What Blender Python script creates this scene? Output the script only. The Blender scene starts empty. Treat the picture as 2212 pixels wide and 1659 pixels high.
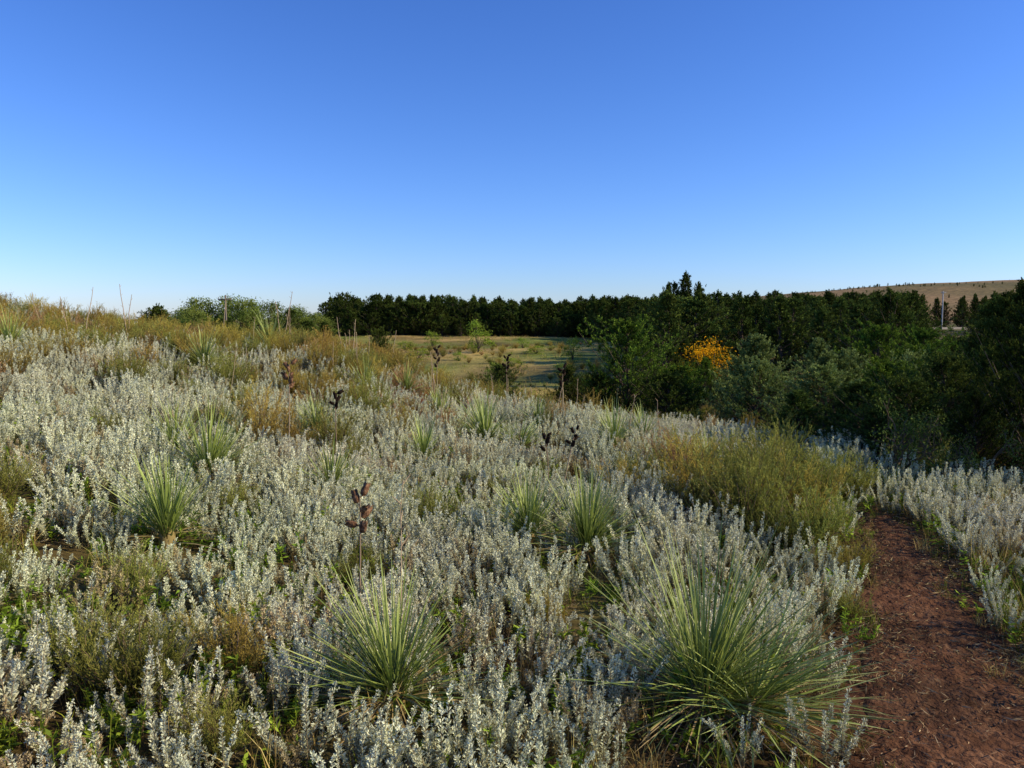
import bpy, math
import numpy as np
from mathutils import Vector
rng = np.random.default_rng(11)
scene = bpy.context.scene
COL = scene.collection
R = math.radians

# ------------------------------------------------------------------ terrain
def sstep(t):
    t = np.clip(t, 0, 1); return t*t*(3-2*t)
def nz(x, y, f, s=0.0):
    return (np.sin(x*f*1.0+s*1.7+1.3*np.sin(y*f*.7+s)) + np.sin(y*f*1.13+s*2.3+1.1*np.sin(x*f*.83+s*.5))
            + .6*np.sin((x+y)*f*1.9+s*3.1) + .6*np.sin((x-y)*f*2.1+s))/3.2
def height(x, y):
    x = np.asarray(x, float); y = np.asarray(y, float)
    xc = np.clip(x, -32, 1e9)
    side = .074*(np.sqrt(xc*xc+1)-xc)-.074
    near = side - .013*np.clip(y, -20, 30) - 1.5*sstep((x-4)/9) + .44*np.exp(-((x+4.4)/3.0)**2-((y-17)/4.0)**2)
    val = np.interp(y, [0, 30, 60, 120, 200, 500, 900], [-2.0, -1.95, -1.55, -.8, -.5, 0, 0])
    val = val + .60*nz(x, y, .09, 3)*sstep((y-30)/20)*sstep((160-y)/40) + .18*nz(x, y, .3, 1)*sstep((y-30)/20)*sstep((160-y)/40)
    yc = np.interp(x, [-40, -12, -5, 0, 3, 6, 12], [30, 21, 18, 13, 9.5, 7, 5])
    w = sstep((y-yc)/18)
    z = near*(1-w)+val*w
    z = z + .035*nz(x, y, .9) * np.clip(1-np.abs(y)/200, .2, 1)
    far = sstep((y-420)/500)
    z = z + far*(np.interp(x,[0,100,200,300,400,520,620,900,1600],[0,1,7,27,37,45,48,54,60])*(1+.035*nz(x, y, .012, 2)) + 1.4*nz(x, y, .03, 5)*sstep(x/200))
    return z
def H(x, y): return float(height(x, y))

def path_c(y): return np.interp(y, [-3, 0, 1.5, 2.7, 3.6, 4.4, 5.2, 6, 7, 8, 9.5, 11.5], [1.0, 1.25, 1.48, 1.76, 2.03, 2.33, 2.64, 2.94, 3.25, 3.6, 4.5, 6.0])
def path_w(y): return np.interp(y, [-3, 2.0, 2.7, 4.4, 6, 7, 12], [1.1, 1.12, 1.02, .70, .48, .34, .3])
def path_d(x, y): return np.abs(x-path_c(y)) - path_w(y)/2 + np.clip(y-6.9,0,9)*3

# ------------------------------------------------------------------ mesh helpers
def norm(v): return v/np.maximum(np.linalg.norm(v, axis=-1, keepdims=True), 1e-9)
class Acc:
    def __init__(s): s.V=[]; s.F=[]; s.T=[]; s.M=[]; s.n=0
    def add(s, V, F, T, m=0):
        V=np.asarray(V,float); F=np.asarray(F,int)
        s.V.append(V); s.F.append(F+s.n); s.n+=len(V)
        s.T.append(np.broadcast_to(np.asarray(T,float), (len(V),)).copy()); s.M.append(np.full(len(F), m))
    def mesh(s, name, mats, smooth=False):
        V=np.concatenate(s.V); F=np.concatenate(s.F); T=np.concatenate(s.T); M=np.concatenate(s.M)
        me=bpy.data.meshes.new(name)
        me.vertices.add(len(V)); me.vertices.foreach_set("co", V.astype(np.float32).ravel())
        me.loops.add(len(F)*4); me.loops.foreach_set("vertex_index", F.astype(np.int32).ravel())
        me.polygons.add(len(F)); me.polygons.foreach_set("loop_start", np.arange(0,len(F)*4,4,dtype=np.int32))
        me.polygons.foreach_set("loop_total", np.full(len(F),4,dtype=np.int32))
        for m in mats: me.materials.append(m)
        me.polygons.foreach_set("material_index", M.astype(np.int32))
        if smooth: me.polygons.foreach_set("use_smooth", np.ones(len(F),bool))
        a=me.attributes.new("tint","FLOAT","POINT"); a.data.foreach_set("value", T.astype(np.float32))
        me.update(calc_edges=True)
        return me
def leaves(acc, P, D, L, W, T, m=0, mid=.5):
    P=np.asarray(P,float); n=len(P); D=norm(np.asarray(D,float))
    L=np.broadcast_to(L,(n,))[:,None]; W=np.broadcast_to(W,(n,))[:,None]; T=np.broadcast_to(T,(n,))
    S=norm(np.cross(D, rng.normal(size=(n,3)))); N=np.cross(D,S)
    V=np.stack([P, P+D*L*mid+S*W*.5+N*W*.2, P+D*L, P+D*L*mid-S*W*.5+N*W*.2],1).reshape(-1,3)
    F=np.arange(n*4).reshape(n,4)
    acc.add(V,F,np.repeat(T,4),m)
def tube(acc, pts, rad, T=.5, m=0, n=5, cap=False):
    pts=np.asarray(pts,float); k=len(pts); rad=np.broadcast_to(rad,(k,))
    tan=norm(np.gradient(pts,axis=0)); ref=np.array([.31,.95,.05]) if abs(tan[0][2])>.7 else np.array([0,0,1.])
    A=norm(np.cross(tan,ref)); B=np.cross(tan,A)
    a=np.linspace(0,2*np.pi,n,endpoint=False)
    V=(pts[:,None]+rad[:,None,None]*(np.cos(a)[None,:,None]*A[:,None]+np.sin(a)[None,:,None]*B[:,None])).reshape(-1,3)
    F=[[i*n+j,i*n+(j+1)%n,(i+1)*n+(j+1)%n,(i+1)*n+j] for i in range(k-1) for j in range(n)]
    acc.add(V,F,T,m)
def blades(acc, P, az, el, L, W, bend, T, m=0, seg=4, fold=.3):
    n=len(P); P=np.asarray(P,float)
    t=np.linspace(0,1,seg+1)
    e=el[:,None]-bend[:,None]*t[None]
    dl=(L/seg)[:,None]
    hx=np.concatenate([np.zeros((n,1)), np.cumsum(np.cos(e[:,:-1])*dl,1)],1)
    hz=np.concatenate([np.zeros((n,1)), np.cumsum(np.sin(e[:,:-1])*dl,1)],1)
    ca,sa=np.cos(az)[:,None],np.sin(az)[:,None]
    C=np.stack([P[:,0:1]+hx*ca, P[:,1:2]+hx*sa, P[:,2:3]+hz],-1)
    roll=rng.uniform(-.6,.6,n)[:,None]
    S=np.stack([-sa*np.cos(roll)+0*hx, ca*np.cos(roll)+0*hx, np.sin(roll)+0*hx],-1)
    wt=np.interp(t,[0,.1,.5,.85,1],[.8,1,.85,.45,.04])[None,:,None]*W[:,None,None]/2
    up=np.stack([-np.sin(e)*ca,-np.sin(e)*sa,np.cos(e)],-1)*wt*fold
    V=np.stack([C-S*wt+up, C-up*0, C+S*wt+up],2).reshape(-1,3)
    base=(np.arange(n)*(seg+1)*3)[:,None,None]; i=(np.arange(seg)*3)[None,:,None]; j=np.arange(2)[None,None,:]
    a=base+i+j; F=np.stack([a,a+1,a+4,a+3],-1).reshape(-1,4)
    acc.add(V,F,np.repeat(T,(seg+1)*3) if np.ndim(T)==1 else np.repeat(T[:,:,None],3,2).ravel(),m)

# ------------------------------------------------------------------ materials
def ramp(nt, stops):
    r=nt.nodes.new("ShaderNodeValToRGB"); e=r.color_ramp.elements
    while len(e)>1: e.remove(e[-1])
    e[0].position=stops[0][0]; e[0].color=(*stops[0][1],1)
    for p,c in stops[1:]:
        q=e.new(p); q.color=(*c,1)
    return r
def foliage(name, stops, trans=.25, rough=None, var=.35, hue=.02):
    m=bpy.data.materials.new(name); m.use_nodes=True; nt=m.node_tree; nt.nodes.clear(); L=nt.links.new
    at=nt.nodes.new("ShaderNodeAttribute"); at.attribute_name="tint"
    r=ramp(nt,stops); L(at.outputs["Fac"],r.inputs[0])
    oi=nt.nodes.new("ShaderNodeObjectInfo")
    mr=nt.nodes.new("ShaderNodeMapRange"); mr.inputs[3].default_value=1-var; mr.inputs[4].default_value=1+var
    L(oi.outputs["Random"],mr.inputs[0])
    geo=nt.nodes.new("ShaderNodeNewGeometry"); no=nt.nodes.new("ShaderNodeTexNoise"); no.inputs["Scale"].default_value=.6
    L(geo.outputs["Position"],no.inputs["Vector"])
    hm=nt.nodes.new("ShaderNodeMapRange"); hm.inputs[1].default_value=.3; hm.inputs[2].default_value=.7
    hm.inputs[3].default_value=.5-hue; hm.inputs[4].default_value=.5+hue; L(no.outputs[0],hm.inputs[0])
    hs=nt.nodes.new("ShaderNodeHueSaturation"); L(r.outputs[0],hs.inputs["Color"]); L(mr.outputs[0],hs.inputs["Value"]); L(hm.outputs[0],hs.inputs["Hue"])
    if rough:
        b=nt.nodes.new("ShaderNodeBsdfPrincipled"); b.inputs["Roughness"].default_value=rough
        b.inputs["Specular IOR Level"].default_value=.3; L(hs.outputs[0],b.inputs["Base Color"])
    else:
        b=nt.nodes.new("ShaderNodeBsdfDiffuse"); L(hs.outputs[0],b.inputs["Color"])
    o=nt.nodes.new("ShaderNodeOutputMaterial")
    if trans>0:
        t=nt.nodes.new("ShaderNodeBsdfTranslucent"); L(hs.outputs[0],t.inputs[0])
        mx=nt.nodes.new("ShaderNodeMixShader"); mx.inputs[0].default_value=trans
        L(b.outputs[0],mx.inputs[1]); L(t.outputs[0],mx.inputs[2]); L(mx.outputs[0],o.inputs[0])
    else: L(b.outputs[0],o.inputs[0])
    return m
def noisemat(name, stops, scale=8, rough=.9, bump=.3, detail=6, attr=None, bscale=None, big=None):
    m=bpy.data.materials.new(name); m.use_nodes=True; nt=m.node_tree; nt.nodes.clear(); L=nt.links.new
    geo=nt.nodes.new("ShaderNodeNewGeometry")
    no=nt.nodes.new("ShaderNodeTexNoise"); no.inputs["Scale"].default_value=scale; no.inputs["Detail"].default_value=detail; no.inputs["Roughness"].default_value=.65
    L(geo.outputs["Position"],no.inputs["Vector"])
    r=ramp(nt,stops); L(no.outputs[0],r.inputs[0])
    b=nt.nodes.new("ShaderNodeBsdfPrincipled"); b.inputs["Roughness"].default_value=rough; b.inputs["Specular IOR Level"].default_value=.05
    src=r.outputs[0]
    def mul(a_,b_):
        mm=nt.nodes.new("ShaderNodeMix"); mm.data_type='RGBA'; mm.blend_type='MULTIPLY'; mm.inputs[0].default_value=1
        L(a_,mm.inputs[6]); L(b_,mm.inputs[7]); return mm.outputs[2]
    if attr:
        at=nt.nodes.new("ShaderNodeAttribute"); at.attribute_name=attr; src=mul(at.outputs["Color"],src)
    if attr or big:
        n2=nt.nodes.new("ShaderNodeTexNoise"); n2.inputs["Scale"].default_value=big or .25; n2.inputs["Detail"].default_value=8
        L(geo.outputs["Position"],n2.inputs["Vector"])
        r2=ramp(nt,[(.3,(.55,.57,.55)),(.7,(1.4,1.33,1.27))]); L(n2.outputs[0],r2.inputs[0]); src=mul(src,r2.outputs[0])
    L(src,b.inputs["Base Color"])
    if bump:
        nb=nt.nodes.new("ShaderNodeTexNoise"); nb.inputs["Scale"].default_value=bscale or scale*3; nb.inputs["Detail"].default_value=8
        L(geo.outputs["Position"],nb.inputs["Vector"])
        bp=nt.nodes.new("ShaderNodeBump"); bp.inputs["Strength"].default_value=bump; bp.inputs["Distance"].default_value=.03
        L(nb.outputs[0],bp.inputs["Height"]); L(bp.outputs[0],b.inputs["Normal"])
    o=nt.nodes.new("ShaderNodeOutputMaterial"); L(b.outputs[0],o.inputs[0])
    return m

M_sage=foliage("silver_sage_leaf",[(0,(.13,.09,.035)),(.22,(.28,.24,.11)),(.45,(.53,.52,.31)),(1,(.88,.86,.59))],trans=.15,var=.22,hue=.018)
M_sageb=foliage("dry_sage_leaf",[(0,(.12,.08,.03)),(.5,(.36,.27,.12)),(1,(.62,.51,.29))],trans=.15,var=.3,hue=.012)
M_stem=foliage("dry_stem",[(0,(.12,.08,.04)),(1,(.40,.29,.17))],trans=0,var=.2)
M_gold=foliage("golden_sagebrush_leaf",[(0,(.12,.08,.018)),(.4,(.31,.225,.042)),(1,(.56,.415,.09))],trans=.25,var=.3,hue=.018)
M_olive=foliage("olive_sagebrush_leaf",[(0,(.065,.07,.014)),(.4,(.20,.20,.038)),(1,(.41,.39,.085))],trans=.25,var=.25,hue=.02)
M_rust=foliage("rust_sagebrush_leaf",[(0,(.13,.07,.02)),(.4,(.34,.20,.07)),(1,(.58,.37,.16))],trans=.2,var=.3,hue=.01)
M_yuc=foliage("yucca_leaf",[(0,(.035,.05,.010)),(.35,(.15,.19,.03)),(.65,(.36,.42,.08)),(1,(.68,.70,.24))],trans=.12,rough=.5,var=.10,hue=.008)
M_yucd=foliage("dead_yucca_leaf",[(0,(.18,.11,.04)),(1,(.54,.39,.17))],trans=0,var=.15)
M_grass=foliage("dry_grass",[(0,(.19,.12,.035)),(.5,(.46,.33,.10)),(1,(.74,.56,.21))],trans=.2,var=.3)
M_rustg=foliage("rust_grass",[(0,(.22,.09,.035)),(1,(.58,.26,.12))],trans=.1,var=.2)
M_green=foliage("green_grass",[(0,(.09,.12,.012)),(1,(.37,.41,.05))],trans=.25,var=.3)
M_weed=foliage("weed_leaf",[(0,(.09,.14,.010)),(1,(.35,.46,.05))],trans=.3,var=.3)
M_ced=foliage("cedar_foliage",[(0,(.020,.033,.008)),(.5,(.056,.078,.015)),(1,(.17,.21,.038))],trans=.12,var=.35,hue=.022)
M_cedb=foliage("sun_tinted_green_cedar_foliage",[(0,(.025,.045,.008)),(.5,(.085,.135,.018)),(1,(.26,.37,.04))],trans=.15,var=.1,hue=.01)  # brightened cedar copy, sunlight put into the leaf colour
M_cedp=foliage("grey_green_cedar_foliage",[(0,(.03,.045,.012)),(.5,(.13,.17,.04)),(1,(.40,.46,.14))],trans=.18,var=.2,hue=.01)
M_bark=noisemat("bark",[(.3,(.05,.035,.025)),(.7,(.16,.12,.09))],scale=20)
M_greyb=noisemat("dull_brown_bark",[(.3,(.08,.055,.032)),(.7,(.20,.145,.085))],scale=20)
M_dec=foliage("broadleaf_foliage",[(0,(.05,.085,.015)),(1,(.24,.28,.055))],trans=.25,var=.25)
M_yel=foliage("autumn_foliage",[(0,(.05,.08,.012)),(.52,(.17,.20,.02)),(.70,(.66,.31,.010)),(1,(.92,.45,.015))],trans=.3,var=.05,hue=.005)
M_lgr=foliage("light_green_foliage",[(0,(.14,.21,.02)),(1,(.36,.45,.06))],trans=.3,var=.1)
M_pod=noisemat("seed_pod_husk",[(.3,(.05,.025,.014)),(.5,(.18,.09,.047)),(.7,(.40,.24,.13))],scale=45,bump=.5)
M_podd=noisemat("dark_seed_pod_husk",[(.3,(.010,.007,.005)),(.7,(.045,.026,.017))],scale=45,bump=.5)
M_wood=noisemat("weathered_wood",[(.3,(.12,.09,.07)),(.7,(.26,.21,.16))],scale=15)
M_pole=noisemat("pale_pole_wood",[(.3,(.35,.32,.28)),(.7,(.6,.57,.5))],scale=15)
M_litter=foliage("straw_litter",[(0,(.07,.042,.022)),(.5,(.24,.155,.075)),(1,(.56,.42,.22))],trans=0,var=.3)
M_stone=noisemat("reddish_stone",[(.3,(.085,.040,.022)),(.7,(.21,.115,.068))],scale=30)
M_ground=noisemat("prairie_ground",[(.25,(.40,.38,.36)),(.5,(.9,.85,.8)),(.75,(1.6,1.5,1.35))],scale=5,bump=.6,attr="col")
M_path=noisemat("red_dirt",[(.22,(.040,.018,.009)),(.42,(.100,.044,.021)),(.6,(.165,.078,.038)),(.8,(.31,.18,.095))],scale=9,bump=1.0,detail=10,bscale=28,big=1.6)
M_road=noisemat("pale_gravel",[(.3,(.30,.23,.14)),(.7,(.46,.38,.26))],scale=1)
M_metal=noisemat("glass_insulator",[(.3,(.3,.3,.3)),(.7,(.45,.45,.45))],scale=10,rough=.4,bump=0)

def put(name, me, loc=(0,0,0), rz=0, sc=(1,1,1), parent=None, **k):
    o=bpy.data.objects.new(name, me); COL.objects.link(o)
    o.location=loc; o.rotation_euler=(0,0,rz) if not isinstance(rz,tuple) else rz
    o.scale=sc if isinstance(sc,tuple) else (sc,sc,sc)
    if parent: o.parent=parent
    for a,b in k.items(): o[a]=b
    return o

# ------------------------------------------------------------------ ground, path, road
u=np.linspace(-1,1,430); gx=2*np.sinh(7.9*u)
v=np.linspace(-3.6,7.5,380); gy=5+3*np.sinh(v)
X,Y=np.meshgrid(gx,gy); Z=height(X,Y)
nx,ny=len(gx),len(gy)
idx=np.arange(nx*ny).reshape(ny,nx)
F=np.stack([idx[:-1,:-1],idx[:-1,1:],idx[1:,1:],idx[1:,:-1]],-1).reshape(-1,4)
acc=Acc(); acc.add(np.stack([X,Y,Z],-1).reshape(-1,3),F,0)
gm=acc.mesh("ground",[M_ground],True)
def mix(a,b,t): return a*(1-t[...,None])+b*t[...,None]
c=np.broadcast_to(np.array([.11,.072,.032]),X.shape+(3,)).copy()
c=mix(c,np.array([.14,.125,.04]),sstep(.5+nz(X,Y,1.1,3)))
pd=path_d(X,Y); c=mix(c,np.array([.10,.047,.024]),1-sstep((pd-.02)/.35))
c=mix(c,mix(np.array([.50,.37,.125]),np.array([.20,.24,.055]),sstep(.55+1.2*nz(X,Y,.16,4))),sstep((Y-18)/14))
c=mix(c,np.array([.28,.18,.08]),sstep(.2+nz(X,Y,.24,9))*sstep((Y-30)/10)*.65)
c=mix(c,np.array([.08,.07,.022]),sstep((X-.13*Y+1)/6)*sstep((Y-14)/10)*.75)  # ground darkened near the right-hand cedars, their broad shadow put into the colour
hillc=mix(np.array([.37,.25,.12]),np.array([.20,.17,.07]),sstep(.4+.9*nz(X,Y,.02,7)))
c=mix(c,hillc,sstep((Y-300)/200))
ca=gm.color_attributes.new("col","FLOAT_COLOR","POINT")
ca.data.foreach_set("color",np.concatenate([c.reshape(-1,3),np.ones((nx*ny,1))],1).astype(np.float32).ravel())
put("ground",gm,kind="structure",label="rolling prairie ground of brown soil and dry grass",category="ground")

ys=np.arange(-3,7.3,.04); s=np.linspace(-1,1,33)
PX=path_c(ys)[:,None]+s[None]*(path_w(ys)/2*np.clip((7.4-ys)/.8,.1,1))[:,None]+np.abs(s[None])**3*(.12*nz(ys*1.0,ys*0+3,4.0)[:,None]+.08*nz(ys,ys*0,11.)[:,None])*np.sign(s[None])
PY=ys[:,None]+0*PX
PZ=height(PX,PY)+.008+.006*(1-np.abs(s[None])**2)+.022*np.abs(nz(PX,PY,14,1))*(1-s[None]**4)+.016*np.abs(nz(PX,PY,33,2))*(1-s[None]**4)-.03*np.abs(s[None])**14
i=np.arange(PX.size).reshape(PX.shape)
acc=Acc(); acc.add(np.stack([PX,PY,PZ],-1).reshape(-1,3),np.stack([i[:-1,:-1],i[:-1,1:],i[1:,1:],i[1:,:-1]],-1).reshape(-1,4),0)
put("path",acc.mesh("path",[M_path],True),kind="structure",label="narrow red dirt footpath through sagebrush",category="path")
xs=np.linspace(40,220,120); RX=np.stack([xs,xs],1); RYc=176-.04*(xs-90)
RY=np.stack([RYc-2.6,RYc+2.6],1); RZ=height(RX,RY)+.35
i=np.arange(RX.size).reshape(RX.shape)
acc=Acc(); acc.add(np.stack([RX,RY,RZ],-1).reshape(-1,3),np.stack([i[:-1,0],i[1:,0],i[1:,1],i[:-1,1]],-1),0)
acc.add(np.stack([RX[:,[0,0]],RY[:,[0,0]]-np.array([[0,2.]]),np.stack([RZ[:,0],RZ[:,0]-.5],1)],-1).reshape(-1,3),np.stack([i[:-1,0],i[:-1,1],i[1:,1],i[1:,0]],-1),0)
put("road",acc.mesh("road",[M_road]),kind="structure",label="pale gravel country road beyond the cedars",category="road")

# ------------------------------------------------------------------ plant prototypes
def sage_mesh(k, mat=None, lo=.16, hi=.42, bare=.16):
    a=Acc(); ns=rng.integers(10,16)
    for _ in range(ns):
        az=rng.uniform(0,6.28); r0=.13*math.sqrt(rng.uniform()); h=rng.uniform(lo,hi)
        lean=rng.uniform(.0,.5); la=az+rng.normal()*.6
        t=np.linspace(0,1,6); d=np.array([math.cos(la),math.sin(la),0])
        base=np.array([r0*math.cos(az),r0*math.sin(az),-.02])
        pts=base+d*(lean*h*(t**1.5))[:,None]+np.array([0,0,1])*(h*t)[:,None]+rng.normal(size=(6,3))*.004
        tube(a,pts,np.linspace(.0026,.0012,6),T=rng.uniform(.1,.9),m=1,n=3)
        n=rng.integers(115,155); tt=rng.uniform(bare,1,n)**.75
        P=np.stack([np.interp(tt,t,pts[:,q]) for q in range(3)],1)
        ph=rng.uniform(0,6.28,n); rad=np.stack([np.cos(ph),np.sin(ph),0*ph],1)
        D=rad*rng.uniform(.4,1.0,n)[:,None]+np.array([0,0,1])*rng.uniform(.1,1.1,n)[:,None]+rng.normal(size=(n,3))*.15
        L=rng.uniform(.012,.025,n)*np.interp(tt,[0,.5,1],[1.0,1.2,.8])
        T=np.clip(np.interp(tt,[.15,.4,.65,1],[.0,.36,.66,.88])+rng.normal(size=n)*.10+rng.normal()*.08,0,1)  # lower leaves dead brown, darkened further as painted shade
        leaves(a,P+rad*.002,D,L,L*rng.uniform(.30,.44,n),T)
        n=14; P=pts[-1]+rng.normal(size=(n,3))*.004-np.array([0,0,1])*rng.uniform(0,.04,n)[:,None]
        leaves(a,P,rng.normal(size=(n,3))*.35+np.array([0,0,1]),rng.uniform(.01,.016,n),.006,rng.uniform(.6,.9,n))
    return a.mesh("silver_sage",[mat or M_sage,M_stem])
def gold_mesh(k, h=.7, wide=.45, mat=None, nb=34):
    a=Acc()
    for _ in range(nb):
        az=rng.uniform(0,6.28); sp=rng.uniform(.05,1)**.8*wide; hh=h*rng.uniform(.5,1.05)*(1-.35*(sp/wide)**2)
        t=np.linspace(0,1,6); d=np.array([math.cos(az),math.sin(az),0])
        pts=d*(sp*t**.9)[:,None]+np.array([0,0,1])*(hh*t**1.15)[:,None]+rng.normal(size=(6,3))*.012*t[:,None]
        tube(a,pts,np.linspace(.006,.0015,6),T=rng.uniform(0,.6),m=1,n=3)
        for _ in range(13):
            s=rng.uniform(.12,1); b=np.array([np.interp(s,t,pts[:,q]) for q in range(3)])
            dd=norm(d*.35+rng.normal(size=3)*.4+np.array([0,0,1.0])); Ls=rng.uniform(.08,.19)
            n=22; w=rng.uniform(0,1,n)
            P=b+dd*(w*Ls)[:,None]
            leaves(a,P,dd+rng.normal(size=(n,3))*.35,rng.uniform(.018,.034,n),rng.uniform(.0035,.0065,n),np.clip(.15+.45*s+.3*w+rng.normal(size=n)*.08,0,1))
    return a.mesh("golden_sagebrush",[mat or M_gold,M_stem])
def yucca_mesh(n, L, lo, hi, spread=.05, dead=.3, bend=.48, fat=1.0, lean=None):
    n=int(n*1.15)
    a=Acc(); az=rng.uniform(0,6.28,n); q=rng.uniform(0,1,n); el=np.radians(lo+(hi-lo)*q**1.05)
    if lean is not None: az=np.where(rng.uniform(size=n)<.3, lean+rng.normal(size=n)*.8, az)
    P=np.stack([np.cos(az)*spread*rng.uniform(0,1,n),np.sin(az)*spread*rng.uniform(0,1,n),.05+rng.uniform(0,.14,n)*np.sin(el)],1)
    T=np.clip(np.linspace(0,1,6)[None]*.45+(.12+.42*rng.uniform(0,1,n))[:,None],0,1)  # blades darken toward the base, shade inside the rosette put into the colour
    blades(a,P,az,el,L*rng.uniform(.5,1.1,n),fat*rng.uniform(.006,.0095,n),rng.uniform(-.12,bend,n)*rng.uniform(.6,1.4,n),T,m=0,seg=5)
    m=int(n*dead); az=rng.uniform(0,6.28,m); el=np.radians(rng.uniform(-5,28,m))
    P=np.stack([np.cos(az)*spread,np.sin(az)*spread,rng.uniform(.02,.08,m)],1)
    blades(a,P,az,el,L*rng.uniform(.4,.8,m),fat*rng.uniform(.006,.009,m),rng.uniform(.1,.9,m),rng.uniform(0,1,m),m=1,seg=5)
    tube(a,[[0,0,-.05],[0,0,.08],[0,0,.12]],[spread*.9,spread*.8,.01],T=.2,m=1,n=8)
    return a.mesh("yucca",[M_yuc,M_yucd])
def grass_mesh(n,h,mat,w=.004,sp=.07):
    a=Acc(); az=rng.uniform(0,6.28,n); r=sp*np.sqrt(rng.uniform(0,1,n)); a2=rng.uniform(0,6.28,n)
    P=np.stack([r*np.cos(a2),r*np.sin(a2),0*r-.01],1)
    blades(a,P,az,np.radians(rng.uniform(50,90,n)),h*rng.uniform(.4,1.1,n),np.full(n,w)*rng.uniform(.7,1.3,n),rng.uniform(0,1.3,n),rng.uniform(0,1,n),seg=3)
    return a.mesh("grass_tuft",[mat])
def weed_mesh():
    a=Acc()
    for _ in range(5):
        b=np.array([*rng.normal(size=2)*.04,0]); d=norm(rng.normal(size=3)*.3+np.array([0,0,1])); h=rng.uniform(.06,.20)
        tube(a,[b,b+d*h],[.002,.001],T=.3,n=3)
        n=18; t=rng.uniform(.3,1,n); P=b+d*(t*h)[:,None]
        leaves(a,P,rng.normal(size=(n,3))*[1,1,.4]+[0,0,.3],rng.uniform(.018,.04,n),rng.uniform(.006,.013,n),rng.uniform(0,1,n))
    return a.mesh("green_weed",[M_weed])
def litter_mesh():
    a=Acc(); n=30; P=np.stack([rng.normal(size=n)*.09,rng.normal(size=n)*.09,rng.uniform(.008,.034,n)],1)
    D=rng.normal(size=(n,3))*[1,1,.18]
    leaves(a,P,D,rng.uniform(.012,.08,n),rng.uniform(.002,.007,n),rng.uniform(0,1,n)**1.2)
    return a.mesh("straw_litter",[M_litter])
def stone_mesh():
    a=Acc(); th=np.linspace(.15,2.9,5); ph=np.linspace(0,6.28,7)[:-1]
    r=1+rng.normal(size=(5,6))*.16
    V=np.stack([np.sin(th)[:,None]*np.cos(ph)*r,np.sin(th)[:,None]*np.sin(ph)*r*.8,np.cos(th)[:,None]*r*.55],-1).reshape(-1,3)
    F=[[i*6+j,(i+1)*6+j,(i+1)*6+(j+1)%6,i*6+(j+1)%6] for i in range(4) for j in range(6)]
    F+= [[0,1,2,5],[5,2,3,4]]
    a.add(V*.01,F,.5); return a.mesh("pebble",[M_stone],True)

def cedar_parts(nl, nspray, nleaf, Lf, spread=.3, asym=.2, columnar=.8, upl=.25, base=.10):
    tr=Acc(); cr=Acc()
    z=np.linspace(-.03,.97,9); wob=np.cumsum(rng.normal(size=(9,2))*.006,0)
    tp=np.stack([wob[:,0],wob[:,1],z],1); tube(tr,tp,np.linspace(.028,.003,9),m=0,n=7)
    lob=rng.uniform(0,6.28,3)
    for k in range(nl):
        t=.02+.94*(k+rng.uniform())/nl; t=t**1.1
        az=k*2.4+rng.normal()*.4
        prof=spread*((1-t)**columnar)*min(1,(t+base)/(base+.12))+.010
        long=rng.uniform()<.18
        Rr=prof*(rng.uniform(1.05,1.4) if long else rng.uniform(.6,1.08))*(1+asym*math.sin(az*2+lob[0]+t*5))
        b=np.array([np.interp(t,z,tp[:,0]),np.interp(t,z,tp[:,1]),t])
        up=rng.uniform(upl,upl+.55)+.35*t
        dv=np.array([math.cos(az),math.sin(az),up]); tip=b+dv*Rr
        mid=(b+tip)/2-np.array([0,0,.04*Rr])
        tube(tr,[b,mid,tip],[.007*(1-t)+.002,.004*(1-t)+.001,.0008],m=0,n=3)
        ld=norm(dv)
        for q in range(nspray):
            s=rng.uniform(.2,1.03)**.75
            p=b*(1-s)+tip*s+rng.normal(size=3)*(.10*Rr*max(.05,1.05-s)+.003)
            sd=norm(ld*.8+np.array([0,0,.7])+rng.normal(size=3)*.4); sl=rng.uniform(.03,.08)*(1-.45*t)
            w=rng.uniform(0,1,nleaf)
            P=p+sd*(w*sl)[:,None]+rng.normal(size=(nleaf,3))*.004
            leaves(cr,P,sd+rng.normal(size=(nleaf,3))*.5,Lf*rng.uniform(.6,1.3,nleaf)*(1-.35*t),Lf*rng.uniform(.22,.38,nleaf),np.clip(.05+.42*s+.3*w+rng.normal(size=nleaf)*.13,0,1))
    n=nleaf*5; w=rng.uniform(.86,1.03,n)
    leaves(cr,np.stack([np.interp(w,z,tp[:,0]),np.interp(w,z,tp[:,1]),w],1)+rng.normal(size=(n,3))*[.006,.006,.003],rng.normal(size=(n,3))*.35+[0,0,1],Lf*.9,Lf*.3,.6)
    return tr,cr
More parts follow.
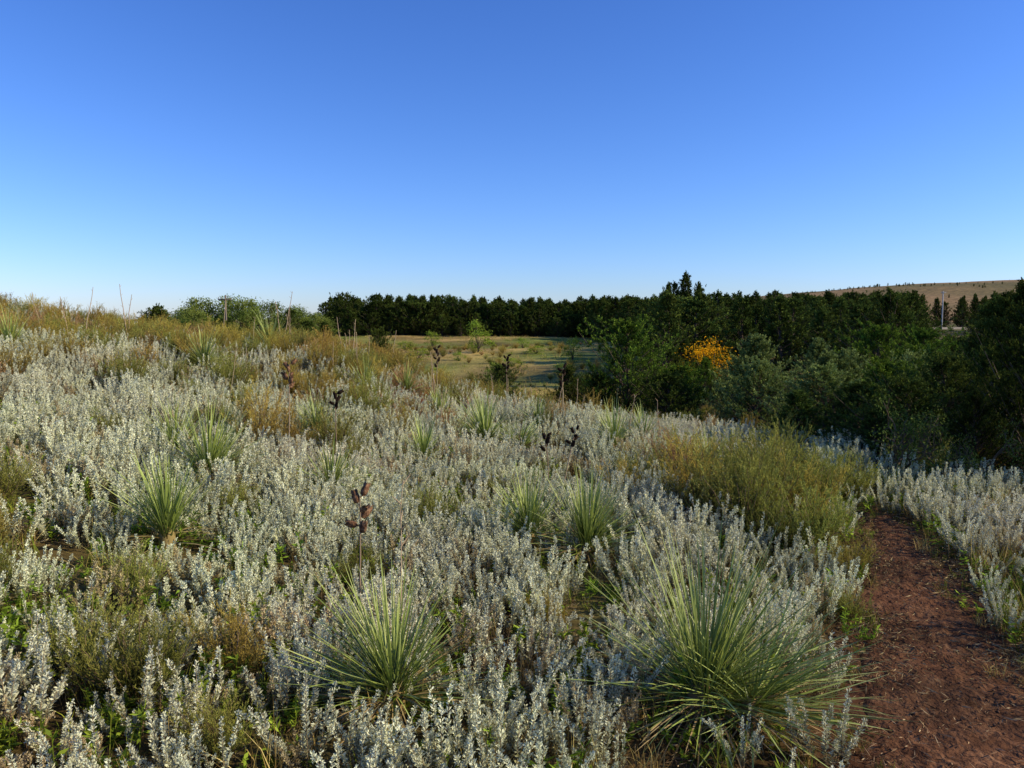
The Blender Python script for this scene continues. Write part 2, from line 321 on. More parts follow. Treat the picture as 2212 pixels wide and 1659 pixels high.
def broad_parts(nclump, per, Lf, rx=.42, z0=.3, z1=1.0, yellow=False, bush=False):
    tr=Acc(); cr=Acc()
    tube(tr,[[0,0,-.03],[.01,0,.12],[.0,.01,.3]],[.03,.024,.018],n=7)
    cz=(z0+z1)/2; hz=(z1-z0)/2
    for k in range(nclump):
        d=norm(rng.normal(size=3)); rr=rng.uniform(.35,1)**.5
        p=np.array([d[0]*rx*rr,d[1]*rx*rr,cz+d[2]*hz*rr])
        if bush: p[:2]*=(1.35-.7*p[2])*rng.uniform(.7,1.2)
        if k%3==0:
            m=np.array([p[0]*.4,p[1]*.4,.25+.4*(p[2]-.25)])+rng.normal(size=3)*.04
            tube(tr,[[0,0,.1],m*.6+np.array([0,0,.04]),m,p],[.014,.010,.007,.002],n=4)
        sg=rng.uniform(.035,.08)
        P=p+rng.normal(size=(per,3))*[sg,sg,sg*.7]
        T=rng.uniform(0,1,per)*.5+.25+.25*d[2]
        if yellow: T=np.clip((P[:,2]-.5)*1.6+.42+rng.normal(size=per)*.14+.42*math.sin(k*1.7),0,1)
        leaves(cr,P,rng.normal(size=(per,3))+[0,0,.2],Lf*rng.uniform(.6,1.3,per),Lf*.55,T)
    return tr,cr
def crooked_parts():
    tr=Acc(); cr=Acc()
    def grow(p,d,L,r,lv):
        pts=[p]; q=p.copy(); dd=d.copy()
        for _ in range(4):
            dd=norm(dd+rng.normal(size=3)*.28+np.array([0,0,.06])); q=q+dd*L/4; pts.append(q.copy())
        tube(tr,pts,np.linspace(r,r*.6,5),n=5)
        if lv==0:
            n=20; P=q+rng.normal(size=(n,3))*.04; leaves(cr,P,rng.normal(size=(n,3))+[0,0,.3],rng.uniform(.015,.034,n),.013,rng.uniform(0,1,n)); return
        for _ in range(rng.integers(2,4)): grow(pts[rng.integers(2,5)],norm(dd+rng.normal(size=3)*.75+np.array([0,0,.1])),L*.68,r*.62,lv-1)
    for _ in range(3): grow(np.array([0,0,-.02]),norm(np.array([*rng.normal(size=2)*.5,1.])),.36,.024,4)
    return tr,cr
def merge(tr,cr,name,mats):
    a=Acc()
    for s,m in ((tr,0),(cr,1)):
        for V,F,T,M in zip(s.V,s.F,s.T,s.M):
            a.V.append(V); a.F.append(F+ (a.n if m else 0)); a.T.append(T); a.M.append(np.full(len(F),m))
        if m==0: a.n=s.n
    return a.mesh(name,mats)

sageM=[sage_mesh(i,bare=rng.uniform(.06,.22)) for i in range(8)]
sageAll=sageM+[sage_mesh(9,M_sageb,.14,.34)]
goldM=[gold_mesh(i,.60+.05*i,.42) for i in range(3)]; oliveM=[gold_mesh(i,.52+.06*i,.44,M_olive,42) for i in range(3)]; rustM=[gold_mesh(i,.55+.08*i,.38,M_rust) for i in range(2)]
shrubAll=goldM+oliveM[:2]+rustM[:1]
grassM=[grass_mesh(34,.22,M_grass),grass_mesh(26,.28,M_green),grass_mesh(34,.16,M_green),grass_mesh(34,.14,M_green,.006,.09),grass_mesh(30,.32,M_grass)]
tallM=[grass_mesh(40,.5,M_grass,.0045,.1),grass_mesh(34,.42,M_green,.0045,.1),grass_mesh(34,.36,M_green,.0045,.1)]
fieldM=[grass_mesh(26,.36,M_grass,.014,.3),grass_mesh(26,.30,M_grass,.014,.3),grass_mesh(26,.26,M_green,.014,.3),grass_mesh(22,.24,M_green,.014,.3)]
weedM=[weed_mesh() for _ in range(3)]
litM=[litter_mesh() for _ in range(4)]
stM=[stone_mesh() for _ in range(4)]
nearC=[]
for sp,co in ((.46,.85),(.38,.9),(.48,.75)):
    t,c_=cedar_parts(170,11,15,.024,sp,.25,co,.45); nearC.append((t.mesh("cedar_trunk",[M_bark]),c_.mesh("cedar_crown",[M_ced]),c_))
sunTintCrown=[nearC[k][2].mesh("sun_tinted_green_cedar_crown",[M_cedb]) for k in range(3)]; paleCrown=[nearC[k][2].mesh("grey_green_cedar_crown",[M_cedp]) for k in range(3)]
farC=[]
for sp,co in ((.27,.95),(.32,.8),(.35,.9),(.25,.85),(.38,.8),(.3,.9),(.40,.7),(.34,1.1)):
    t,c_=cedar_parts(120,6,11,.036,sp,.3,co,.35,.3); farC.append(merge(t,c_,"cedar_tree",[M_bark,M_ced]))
decM=[merge(*broad_parts(130,75,.032,rx=.46,z0=.08,bush=True),"leafy_tree",[M_bark,M_dec]) for _ in range(3)]
lgM=[merge(*broad_parts(34,40,.05,z0=.02,z1=.95,rx=.4,bush=True),"leafy_shrub",[M_bark,M_lgr]) for _ in range(2)]
yt,yc_=broad_parts(60,50,.033,rx=.46,z0=.1,yellow=True,bush=True); yelT=yt.mesh("autumn_trunk",[M_bark]); yelC=yc_.mesh("autumn_crown",[M_yel])

# ------------------------------------------------------------------ scatter (one "stuff" object each)
def scatter(name, pts, protos, scale, label, tilt=.12, off=0.0, cat="plants"):
    n=len(pts); x,y=pts[:,0],pts[:,1]
    V=np.stack([x,y,height(x,y)+off],1)
    me=bpy.data.meshes.new(name); me.vertices.add(n); me.vertices.foreach_set("co",V.astype(np.float32).ravel())
    a=me.attributes.new("rot","FLOAT_VECTOR","POINT"); a.data.foreach_set("vector",np.stack([rng.normal(size=n)*tilt,rng.normal(size=n)*tilt,rng.uniform(0,6.28,n)],1).astype(np.float32).ravel())
    a=me.attributes.new("scl","FLOAT","POINT"); a.data.foreach_set("value",np.broadcast_to(scale,(n,)).astype(np.float32))
    a=me.attributes.new("vid","INT","POINT"); a.data.foreach_set("value",rng.integers(0,len(protos),n).astype(np.int32))
    o=bpy.data.objects.new(name,me); COL.objects.link(o)
    src=bpy.data.collections.new(name+"_source")
    for i,p in enumerate(protos): src.objects.link(bpy.data.objects.new(name+"_source",p))
    g=bpy.data.node_groups.new(name,"GeometryNodeTree")
    g.interface.new_socket("Geometry",in_out="INPUT",socket_type="NodeSocketGeometry"); g.interface.new_socket("Geometry",in_out="OUTPUT",socket_type="NodeSocketGeometry")
    N=g.nodes.new; gi=N("NodeGroupInput"); go=N("NodeGroupOutput"); ip=N("GeometryNodeInstanceOnPoints"); ci=N("GeometryNodeCollectionInfo")
    ci.inputs["Collection"].default_value=src; ci.inputs["Separate Children"].default_value=True; ci.inputs["Reset Children"].default_value=True
    def at(nm,t):
        q=N("GeometryNodeInputNamedAttribute"); q.data_type=t; q.inputs["Name"].default_value=nm; return [s for s in q.outputs if s.enabled and s.name=="Attribute"][0]
    e=N("FunctionNodeEulerToRotation"); L=g.links.new
    L(gi.outputs[0],ip.inputs["Points"]); L(ci.outputs[0],ip.inputs["Instance"]); ip.inputs["Pick Instance"].default_value=True
    L(at("vid","INT"),ip.inputs["Instance Index"]); L(at("rot","FLOAT_VECTOR"),e.inputs[0]); L(e.outputs[0],ip.inputs["Rotation"]); L(at("scl","FLOAT"),ip.inputs["Scale"])
    L(ip.outputs[0],go.inputs[0])
    md=o.modifiers.new("scatter","NODES"); md.node_group=g
    o["kind"]="stuff"; o["label"]=label; o["category"]=cat
    return o
def jgrid(y0,y1,sp,margin=.72,xr=None):
    gyy=np.arange(y0,y1,sp); out=[]
    for yy in gyy:
        w=margin*yy+.6; lo,hi=(-w,w) if xr is None else (max(-w,xr[0]),min(w,xr[1]))
        xx=np.arange(lo,hi,sp); out.append(np.stack([xx,np.full(len(xx),yy)],1))
    P=np.concatenate(out); return P+rng.uniform(-.5,.5,P.shape)*sp

# yucca positions: x, y, leaf length, count, lo, hi
Y=[(.80,3.2,.66,320,4,80),(.96,3.08,.50,130,2,50),(-.47,3.05,.50,220,5,80),(.52,5.45,.54,280,4,86),(.12,5.7,.48,240,4,86),
   (-2.12,4.8,.52,150,34,86),(-2.45,6.35,.64,240,10,84),(-3.0,7.0,.50,150,16,84),(-.35,10.3,.74,210,8,86),(.1,10.1,.5,130,5,60),(-2.2,8.9,.52,150,10,84),
   (-.95,8.5,.42,130,10,84),(-5.1,13.2,.7,160,10,86),(-2.5,13.6,.6,140,8,86),(-5.0,16.5,.85,160,10,86),(-1.9,14.2,.54,130,8,86),
   (1.35,10.4,.58,140,10,86),(2.05,8.1,.54,120,20,86),(-1.5,6.5,.42,130,10,80),(-8.2,13.0,.7,140,10,86),
   (-1.1,12.2,.48,120,10,86),(.4,12.3,.48,120,10,86),(1.9,11.4,.46,110,10,86)]
yx=np.array([[a[0],a[1],a[2]] for a in Y])
for i,(x,y,L,n,lo,hi) in enumerate(Y):
    lab="large spiky green yucca with long radiating blades beside path" if i==0 else "sprawling low yucca with drooping blades by the path edge" if i==1 else ("upright narrow fan of pale green yucca blades" if i==5 else "spiky green yucca rosette among silver sage")
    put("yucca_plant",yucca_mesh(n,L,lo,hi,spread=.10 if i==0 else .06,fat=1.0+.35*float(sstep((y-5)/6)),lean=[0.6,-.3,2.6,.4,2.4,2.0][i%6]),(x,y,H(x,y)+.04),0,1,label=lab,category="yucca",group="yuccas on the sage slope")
def yuc_d(P,k=.34):
    d=np.linalg.norm((P[:,None,:]-yx[None,:,:2]+np.array([0,.06]))*np.array([1,.9]),axis=2)-k*yx[None,:,2]-.02
    return d.min(1)

# silver sage
def goldf(x,y): return sstep((y-9.5+.15*x+2.8*nz(x,y,.8,2))/6)*sstep((.6-x)/4)
P=np.concatenate([jgrid(1.6,8,.18),jgrid(8,15,.25),jgrid(15,24,.36)])
x,y=P[:,0],P[:,1]; goldz=goldf(x,y)
keep=(path_d(x,y)>.10+.1*nz(x,y,2,3))&(yuc_d(P)>0)
dens=.86*(1-.50*goldz)*np.clip(1.08+1.1*nz(x,y,1.9,6)+.7*nz(x,y,5.5,1),.08,1.15)
dens=np.where((x>path_c(y)),np.where((y>4.6)&(y<8.2),.75,.2),dens)
dens=np.where(y>16,dens*.6,dens)
goldbush=[(1.85,6.15,1.1),(1.62,7.1,1.1),(2.2,6.9,1.15),(2.2,5.8,.9),(1.25,7.6,.85),(2.5,7.7,1.15),(-.62,6.0,.62),(-1.43,2.95,.66),(-1.15,3.2,.55),(-1.7,3.1,.55),(-2.0,5.6,.5),(1.9,8.8,.9),(2.2,5.1,.5),(-3.4,5.2,.6),(3.2,9.4,1.),(.4,8.2,.5),(1.9,4.4,.35),(-.9,4.6,.4),(-.2,7.3,.45),(-1.9,3.9,.5),(2.9,8.4,.9),(-3.8,7.4,.6),(-3.2,8.6,.65),(2.75,7.1,.85),(3.6,8.6,.6),
 (2.35,6.4,.95),(2.45,6.1,.5),(2.1,7.6,1.05),(-2.5,3.7,.5),(.2,4.1,.35),(3.0,7.5,.8),(3.3,7.6,.7),(2.05,6.5,1.05),(1.6,6.6,.9),(1.95,5.7,.7),(-1.0,2.6,.4),(-2.9,4.3,.5)]
gb=np.array(goldbush); gd=(np.linalg.norm(P[:,None]-gb[None,:,:2],axis=2)-.26*gb[None,:,2]).min(1)
keep&=(rng.uniform(size=len(P))<dens)&(gd>0)
P=P[keep]; P=P[np.argsort(P[:,1]+.3*np.abs(P[:,0]))]
def sagesc(P):
    return rng.uniform(.60,1.08,len(P))*np.interp(P[:,1],[2.5,5,10,20],[.78,.92,1.05,1.2])*(1+.20*nz(P[:,0],P[:,1],1.6,4))
inv=(np.abs(P[:,0])<.68*P[:,1]+.1)&(P[:,1]>2.3)
near=np.where(inv)[0][:290]; mask=np.zeros(len(P),bool); mask[near]=True; SC=sagesc(P)
for k in near:
    x,y=P[k]; j=rng.integers(len(sageAll)); me=sageAll[j]
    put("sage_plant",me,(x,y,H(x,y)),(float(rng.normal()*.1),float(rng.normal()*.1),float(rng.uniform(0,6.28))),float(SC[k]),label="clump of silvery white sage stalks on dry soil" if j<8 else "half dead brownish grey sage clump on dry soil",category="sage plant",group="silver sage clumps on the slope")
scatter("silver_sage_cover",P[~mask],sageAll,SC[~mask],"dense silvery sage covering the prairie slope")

for i,(gx_,gy_,s) in enumerate(goldbush):
    me=(goldM[:1]+oliveM+oliveM)[rng.integers(7)]
    put("sagebrush_shrub",me,(gx_,gy_,H(gx_,gy_)),float(rng.uniform(0,6.28)),float(s),label="feathery golden green sagebrush shrub beside the sage",category="shrub",group="golden sagebrush shrubs")
P=np.concatenate([jgrid(6.5,15,.42),jgrid(15,27,.58,.8)]); x,y=P[:,0],P[:,1]; goldz=goldf(x,y)
k=(rng.uniform(size=len(P))<.06*(y<14)+goldz*.62)&(path_d(x,y)>.5)&(yuc_d(P,.5)>0); P=P[k]; P=P[np.argsort(P[:,1])]
for x,y in P[:225]:
    lib=rustM+goldM[:2] if nz(x,y,.5,8)>.5 else (shrubAll if nz(x,y,.9,3)>-.25 else oliveM+goldM[:2])
    put("sagebrush_shrub",lib[rng.integers(len(lib))],(x,y,H(x,y)),float(rng.uniform(0,6.28)),float(rng.uniform(.55,1.1)),label="feathery golden sagebrush shrub on the rise",category="shrub",group="golden sagebrush shrubs")
Q=P[225:]; R2=jgrid(15,34,.75,.8); R2=R2[(R2[:,0]>-9)&(R2[:,0]<9)&(rng.uniform(size=len(R2))<.5)]
R3=jgrid(34,90,1.3,.3); R3=R3[(rng.uniform(size=len(R3))<.18+.30*nz(R3[:,0],R3[:,1],.25,6))]
Q=np.concatenate([Q,R2,R3]); scatter("golden_sagebrush_cover",Q,goldM+rustM[:1]+oliveM,rng.uniform(.5,1.1,len(Q)),"golden brown sagebrush covering the far slope")

# grasses and weeds
P=np.concatenate([jgrid(1.6,9,.15),jgrid(9,20,.32)]); x,y=P[:,0],P[:,1]; pd=path_d(x,y)
edge=np.exp(-((pd-.02)/.26)**2)
k=(rng.uniform(size=len(P))<np.clip(.44+.30*nz(x,y,1.7,12)+.55*edge,0,.95))&(pd>-.14+.14*nz(x,y,3,2)); P=P[k]
scatter("grass",P,grassM,rng.uniform(.45,1.0,len(P))*np.where(path_d(P[:,0],P[:,1])<.2,.65,1.),"dry tan and green grass between the sage",cat="grass")
P=jgrid(11.5,15,.2,.3,(-3,-.5)); P=P[nz(P[:,0],P[:,1],1.3,2)>-.1]
scatter("rust_grass",P,[grass_mesh(40,.4,M_rustg,.006,.12)],rng.uniform(.7,1.2,len(P)),"patch of rust red dry grass",cat="grass")
P=jgrid(2,8.5,.17); P=P[(P[:,0]>path_c(P[:,1])+path_w(P[:,1])/2+.04)&(rng.uniform(size=len(P))<np.where(P[:,1]<4.8,.65,.28))]
scatter("tall_grass",P,tallM,rng.uniform(.45,1.0,len(P)),"tall sunlit grass along the path",cat="grass")
P=np.concatenate([jgrid(1.6,9,.17)]); P=P[(rng.uniform(size=len(P))<.44+.38*nz(P[:,0],P[:,1],1.5,9))&(path_d(P[:,0],P[:,1])>.05)]
scatter("green_weeds",P,weedM,rng.uniform(.7,1.5,len(P)),"low bright green weeds under the sage")
P=jgrid(1.4,9,.08,.75); k=(rng.uniform(size=len(P))<np.where(path_d(P[:,0],P[:,1])<.1,.24+.65*(nz(P[:,0],P[:,1],3,3)>.0)*(np.abs(P[:,0]-path_c(P[:,1]))>.1),.18)); P=P[k]
scatter("straw_litter",P,litM,rng.uniform(.45,1.0,len(P)),"fallen straw and dead leaves on soil",tilt=.03,off=.020,cat="leaf litter")
P=jgrid(1.4,8,.05,.75,(.7,4)); P=P[(path_d(P[:,0],P[:,1])<.0)&(rng.uniform(size=len(P))<.45)]
scatter("pebbles",P,stM,rng.uniform(.3,1.0,len(P))**1.6,"small reddish stones on the dirt path",tilt=.3,off=.024,cat="gravel")
P=np.concatenate([jgrid(20,45,.6,.75),jgrid(45,125,1.1,.75)]); P=P[(P[:,0]<.24*P[:,1]+6)&(P[:,0]>-.35*P[:,1]-3)&(rng.uniform(size=len(P))<.5+.7*nz(P[:,0],P[:,1],.25,1))]
scatter("field_grass",P,fieldM,rng.uniform(.5,1.2,len(P)),"short dry grass over the open clearing",cat="grass")

# ------------------------------------------------------------------ trees
def near_cedar(x,y,h,w,v,kind=0):
    lab=["dark green bushy cedar tree on the valley slope","green bushy cedar with sunlight tinted into its leaves, on the slope","grey green feathery cedar on the valley slope"][kind]
    e=put("cedar_tree",None,(x,y,H(x,y)-.05),float(rng.uniform(0,6.28)),(w,w,h),label=lab,category="cedar tree",group="cedar trees below the slope")
    e.empty_display_size=.2
    tm,cm,_=nearC[v]; put("trunk",tm,parent=e); put("crown",[cm,sunTintCrown[v],paleCrown[v]][kind],parent=e)
for a in [(3.15,22,3.2,3.5,0,1),(4.4,21,2.0,2.6,2,1),(3.9,20,1.7,2.6,0,0),(2.4,21.5,1.6,2.0,0,0),(6.1,20,2.9,3.3,1,2),(6.9,17,2.3,2.8,2,2),(5.6,18.2,2.1,2.6,0,2),(7.8,18.5,2.6,2.8,1,2),
          (16.3,34,4.6,5.4,0,0),(13.6,22,4.1,3.8,1,0),(7.2,11.2,3.0,2.4,1,0),(8.4,13.2,2.8,2.4,2,0),(7.4,14.5,2.2,2.3,0,2),(-.4,27,1.8,2.2,0,0),(1.8,25,1.9,2.2,1,0),(2.5,26,1.7,2.1,0,0),
          (-6.7,40,2.9,2.6,2,0),(10.2,20,2.8,3.0,2,1),(9.4,16.5,2.5,2.7,0,0),(12,26,3.3,3.4,2,1),(10,26,2.9,3.2,1,2),(14.5,28,3.2,3.6,0,1),(7.2,25,2.3,2.6,2,2),(19,30,3.6,3.7,1,0),(11,15,2.6,3,0,0),
          (6.3,13.2,1.8,2.2,0,1),(5.4,13.8,1.6,2.2,2,2),(5.9,10.8,1.7,2.0,2,0),(5.1,11.8,1.2,1.7,0,0),(-7.6,38,1.6,1.8,0,0),(-5.6,36,1.3,1.6,1,0),(4.4,12.2,1.0,1.6,1,0),(6.2,9.3,2.3,1.9,2,0),(5.0,10.0,1.2,1.6,2,0),(8.9,42,2.6,3,0,0),(6.6,38,1.8,2.4,1,0),(6.1,7.9,2.0,1.7,0,0),(4.5,9.8,.8,1.2,0,0),(5.3,9.0,1.1,1.2,0,0),  # includes a cedar just out of view right, added to shade the path end
          (7.3,30,2.1,2.2,1,1),(8.6,29,1.5,1.8,0,0),(9.0,31,2.2,2.2,1,0)]:
    near_cedar(*a)
deep=[]
def far_cedar(x,y,h,lab="dark green conical cedar in the tree row",wf=1.0):
    w=h*float(rng.uniform(.85,1.3))*wf
    put("cedar_tree",farC[rng.integers(8)],(x,y,H(x,y)-.15),float(rng.uniform(0,6.28)),(w,w,h),label=lab,category="cedar tree",group="cedar windbreak behind the clearing")
for dy,hh,sp,ind in ((-3,3.2,1.2,1),(-1,4.6,1.0,1),(2,5.2,.8,0),(5,5.5,.8,0),(9,5.4,.8,0)):
    for x in np.arange(-27,20,sp):
        a_=(float(x+rng.normal()*.45),float(118+dy+rng.normal()*.8),float(hh*rng.uniform(.84,1.10)))
        if ind: far_cedar(*a_,wf=1.5)
        else: deep.append(a_)
for k_,(x0,y0) in enumerate(zip(np.interp(np.linspace(0,1,40),[0,.3,.6,.8,1],[12,14.5,14,11.5,9.5]),np.interp(np.linspace(0,1,40),[0,.3,.6,.8,1],[116,98,78,58,44]))):
    g=H(x0,y0); top=1.6+y0*float(rng.uniform(.016,.030)); far_cedar(float(x0+rng.normal()*.5),float(y0+rng.normal()*.6),float(top-g),wf=1.25)
far_cedar(19.6,90,7.7,"tallest dark cedar standing above the tree row"); far_cedar(17.2,88,6.4); far_cedar(18.3,90,6.6); far_cedar(21,90,6.6)
cnt=0; pts=[]
while cnt<185:
    y=float(rng.uniform(38,145)); f=float(rng.uniform(.17,.74)); x=f*y
    if f<.205 and y>80: continue
    if (.215<f<.285 and y<46): continue
    if min([1e9]+[math.hypot(x-a,y-b) for a,b in pts])<1.7+y*.006: continue
    g=H(x,y); top=1.6+y*float(rng.uniform(.014,.036))
    if .51<f<.59:
        if y>100: continue
        top=1.6-y*.020
    h=min(top-g,8.0)
    if h<1.2: continue
    pts.append((x,y)); cnt+=1
    if y<86: far_cedar(x,y,float(h),wf=1.2)
    else: deep.append((x,y,float(h)))
for x in np.arange(50,150,1.7): deep.append((float(x+rng.normal()),float(190+rng.normal()*3),float(rng.uniform(6.2,8.4))))
for x in np.arange(20,105,1.3):
    if not .51<x/148<.59: deep.append((float(x+rng.normal()*.4),float(148+rng.normal()*2),float(rng.uniform(5.2,7.0))))
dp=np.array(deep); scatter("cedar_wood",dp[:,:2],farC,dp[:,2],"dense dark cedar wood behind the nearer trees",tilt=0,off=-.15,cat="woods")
for x,y,h in [(-20,45,4.2),(-20.9,45.5,3.6),(-16.6,60,4.1),(-15.6,61,3.3),(-19,52,3.2),(-14.5,62,3.2)]: far_cedar(x,y,h,wf=1.3)
for x,y,h,w in [(-27.4,70,5.2,5.0),(-24.4,70,5.5,4.8),(-21.6,71,5.0,4.4),(-29.8,73,4.3,4.4),(-25,100,3.8,6),(-36,82,4,5),(-26,66,4.3,4.0),(-23,69,5.1,4.2),(-19.8,73,4.2,4)]:
    put("leafy_tree",decM[rng.integers(3)],(x,y,H(x,y)-.1),float(rng.uniform(0,6.28)),(w,w,h),label="rounded grey green leafy tree behind the rise",category="tree",group="leafy trees behind the rise")
e=put("autumn_tree",None,(8.5,34,H(8.5,34)),0,(3.3,2.7,2.7),label="small tree with orange and green autumn leaves",category="tree"); e.empty_display_size=.2
put("trunk",yelT,parent=e); put("crown",yelC,parent=e)
e=put("autumn_shrub",None,(8.15,21.3,H(8.15,21.3)),1,(1.1,1.1,2.2),label="small shrub with a few orange autumn leaves",category="shrub"); e.empty_display_size=.2
put("trunk",yelT,parent=e); put("crown",yelC,parent=e)
for x,y,s,h in [(-2.8,66,2.8,2.9),(4.4,58,1.8,2.0),(-1.0,46,1.4,1.2),(-9,90,2.5,2.),(1,75,1.6,1.2),(-7,60,2.4,1.0),(-5,50,1.6,.7),(3,48,1.7,.8),(-4,60,1.6,.8),(0,55,2.0,.7),(2,66,2.2,.8),(-10,75,2.5,1.)]:
    put("leafy_shrub",lgM[rng.integers(2)],(x,y,H(x,y)-.05),float(rng.uniform(0,6)),(s,s,h),label="light green shrub in the open clearing",category="shrub",group="shrubs in the clearing")
for x,y,s,h in [(3.95,8.3,1.15,1.3),(4.75,8.1,.9,1.0)]:
    t,c_=crooked_parts()
    e=put("crooked_tree",None,(x,y,H(x,y)),0,(s,s,h),label="small crooked bare-branched tree with sparse green leaves",category="small tree",group="crooked small trees by the path"); e.empty_display_size=.2
    put("branches",t.mesh("branches",[M_greyb]),parent=e); put("foliage",c_.mesh("foliage",[M_dec]),parent=e)
n=2600; hx=rng.uniform(150,1100,n); hy=rng.uniform(520,1000,n); k=nz(hx,hy,.018,1)+.45*nz(hx,hy,.06,4)>.5
P=np.stack([hx,hy],1)[k]
scatter("distant_wood",P,farC,rng.uniform(1.8,3.2,len(P)),"scattered dark trees on the far brown hill",tilt=0,cat="woods")

# ------------------------------------------------------------------ dried yucca stalks with pods
def pod_mesh(mat):
    a=Acc(); k=9; n=12; t=np.linspace(0,1,k); r=np.interp(t,[0,.12,.4,.7,.9,1],[.25,.75,1,.85,.55,.35]); ph=np.linspace(0,2*np.pi,n,endpoint=False)
    rr=r[:,None]*(1+.16*np.cos(3*ph)[None]+.08*np.cos(6*ph)[None]*t[:,None])*.016*(1+rng.normal(size=(k,n))*.05)
    flare=(t[:,None]>.85)*np.cos(3*ph)[None]*.006
    V=np.stack([(rr+flare)*np.cos(ph),(rr+flare)*np.sin(ph),(t*.055)[:,None]+0*rr+(t[:,None]>.95)*np.cos(3*ph)[None]*.008],-1).reshape(-1,3)
    F=[[i*n+j,i*n+(j+1)%n,(i+1)*n+(j+1)%n,(i+1)*n+j] for i in range(k-1) for j in range(n)]
    F+=[[0,3,6,9],[0,1,2,3],[3,4,5,6],[6,7,8,9],[9,10,11,0]]
    a.add(V,F,.5); return a.mesh("seed_pod",[mat],True)
podA=pod_mesh(M_pod); podB=pod_mesh(M_podd)
def stalk(x,y,h,np_,ps=1.0,dark=False,lean=(0,0),spread=.25):
    e=put("dried_yucca_stalk",None,(x,y,H(x,y)),0,1,label="dry brown yucca stalk with split seed pods" if not dark else "dry yucca stalk with dark seed pods",category="dead plant stalk",group="dried yucca stalks"); e.empty_display_size=.1
    t=np.linspace(0,1,8); pts=np.stack([lean[0]*t**1.4+rng.normal(size=8)*.004,lean[1]*t,h*t],1); pts[0]=(0,0,-.03)
    a=Acc(); tube(a,pts,np.linspace(.006,.0035,8)*max(1,y/11),T=.8,m=0,n=6)
    pods=[]
    for i in range(np_):
        s=1-spread*(i+.2)/np_; p=np.array([np.interp(s,t,pts[:,q]) for q in range(3)]); az=i*2.3+rng.uniform(0,1); d=norm(np.array([math.cos(az),math.sin(az),.45]))
        q=p+d*.012*ps; tube(a,[p,q],[.0025,.002],T=.6,m=0,n=4); pods.append((q,az))
    put("stem",a.mesh("stem",[M_stem]),parent=e)
    for q,az in pods:
        put("seed_pod",podB if dark else podA,tuple(q),(0,float(rng.uniform(.2,1.2)),az),ps*float(rng.uniform(.75,1.1)),parent=e)
stalk(-.75,3.85,.72,6,1.25,lean=(.0,0),spread=.30)
stalk(-2.15,7.6,1.0,7,1.4,lean=(.02,0),spread=.26)
stalk(-1.78,8.0,.74,7,1.2,dark=True,spread=.25)
stalk(.34,7.0,.68,5,1.1,dark=True,lean=(-.04,0)); stalk(.44,7.1,.72,6,1.1,dark=True,lean=(.14,0))
stalk(-1.37,14.5,1.0,8,1.5,dark=True,spread=.4); stalk(-.1,15,1.1,8,1.5,dark=True,spread=.35); stalk(.83,13,1.0,8,1.5,dark=True,spread=.35)
def bare(x,y,h):
    a=Acc(); t=np.linspace(0,1,7); l=rng.normal(size=2)*.12*h; pts=np.stack([l[0]*t,l[1]*t,h*t],1)+rng.normal(size=(7,3))*.006; tube(a,pts,np.linspace(.007,.003,7)*max(.6,y/10),T=1,n=5)
    for _ in range(rng.integers(2,6)):
        s=rng.uniform(.6,1); p=np.array([np.interp(s,t,pts[:,q]) for q in range(3)]); az=rng.uniform(0,6.28); tube(a,[p,p+np.array([math.cos(az)*.04,math.sin(az)*.04,.04])],[.004,.002],T=.9,n=4)
    put("bare_yucca_stalk",a.mesh("bare_stalk",[M_stem]),(x,y,H(x,y)),0,1,label="bare weathered yucca stalk standing in the shrubs",category="dead plant stalk",group="bare yucca stalks")
bare(-.52,3.6,.85); bare(1.6,11,.75); bare(2.0,10.5,.7); bare(.9,13.5,.8)
for x,y,h in [(-7.2,15,1.3),(-7.35,15.2,1.1),(-8.0,14.5,1.),(-5.0,17.3,1.3),(-4.9,17,1.1),(-4.6,16.5,1.),(-6.2,17,1.1),(-9.4,16,1.),(-3.6,17,1.),(-3.3,16.5,1.),(-2.9,16,.8),(-2.6,17,1.),(-8.6,16,1.2)]: bare(x,y,h)
for _ in range(20):
    y=float(rng.uniform(9,18)); bare(float(rng.uniform(-.4,.12)*y),y,float(rng.uniform(.6,1.)))

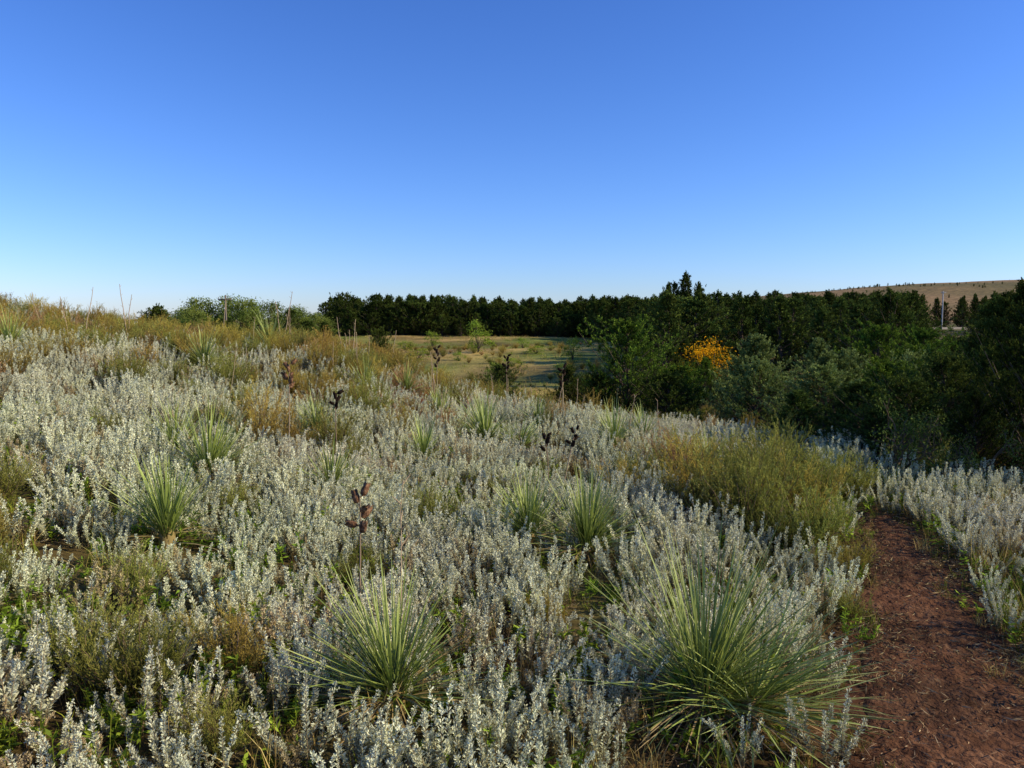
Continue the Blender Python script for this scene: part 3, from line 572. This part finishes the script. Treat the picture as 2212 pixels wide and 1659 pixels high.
def pole(x,y,h,mat,arm):
    e=put("utility_pole",None,(x,y,H(x,y)-.1),0,1,label="weathered wooden utility pole standing behind the rise" if arm else "pale wooden utility pole beside the gravel road",category="utility pole"); e.empty_display_size=.5
    k=.6 if arm else 1
    a=Acc(); tube(a,[[0,0,0],[0,0,h*.5],[0,0,h],[0,0,h+.01]],[.15*k,.13*k,.10*k,.01],n=10); put("shaft",a.mesh("shaft",[mat]),parent=e)
    a=Acc(); tube(a,[[-.55,-.14,h-.35],[-.54,-.14,h-.35],[.54,-.14,h-.35],[.55,-.14,h-.35]],[.005,.05,.05,.005],n=4); put("crossarm",a.mesh("crossarm",[mat]),parent=e)
    for q in (-.5,-.25,.25,.5):
        a=Acc(); tube(a,[[0,0,0],[0,0,.05],[0,0,.1],[0,0,.15],[0,0,.16]],[.02,.04,.03,.04,.01],n=8); put("insulator",a.mesh("insulator",[M_metal]),(q,-.14,h-.30),parent=e)
pole(-22.9,64,5.2,M_wood,True); pole(91.5,170,8.2,M_pole,False)

# ------------------------------------------------------------------ light, sky, camera
el,az=R(26),R(95)
sd=np.array([math.cos(el)*math.sin(az),math.cos(el)*math.cos(az),math.sin(el)])
sl=bpy.data.lights.new("sun","SUN"); sl.energy=5.0; sl.angle=R(.5); sl.color=(1,.90,.66)
so=bpy.data.objects.new("sun",sl); COL.objects.link(so); so.rotation_euler=Vector(sd).to_track_quat('Z','Y').to_euler()
w=bpy.data.worlds.new("World"); scene.world=w; w.use_nodes=True; nt=w.node_tree; L=nt.links.new
sky=nt.nodes.new("ShaderNodeTexSky"); sky.sky_type='NISHITA'; sky.sun_disc=False; sky.sun_elevation=el; sky.sun_rotation=az
sky.air_density=1.0; sky.dust_density=.2; sky.ozone_density=2.6
K=.13
bg=nt.nodes["Background"]; bg.inputs[1].default_value=K
sep=nt.nodes.new("ShaderNodeSeparateColor"); com=nt.nodes.new("ShaderNodeCombineColor"); L(sky.outputs[0],sep.inputs[0])
for i,(a_,p_) in enumerate(((.84,1.34),(.98,1.20),(1.56,1.12))):
    m1=nt.nodes.new("ShaderNodeMath"); m1.operation='POWER'; L(sep.outputs[i],m1.inputs[0]); m1.inputs[1].default_value=p_
    m2=nt.nodes.new("ShaderNodeMath"); m2.operation='MULTIPLY'; L(m1.outputs[0],m2.inputs[0]); m2.inputs[1].default_value=a_*.13**(p_-1)
    L(m2.outputs[0],com.inputs[i])
L(com.outputs[0],bg.inputs[0])
cam=bpy.data.cameras.new("camera"); cam.sensor_width=36; cam.lens=28; cam.clip_end=8000; cam.clip_start=.05
co=bpy.data.objects.new("camera",cam); COL.objects.link(co); co.location=(0,0,1.6); co.rotation_euler=(R(90-4.67),0,0)
scene.camera=co
scene.view_settings.view_transform='Standard'; scene.view_settings.look='None'; scene.view_settings.exposure=0
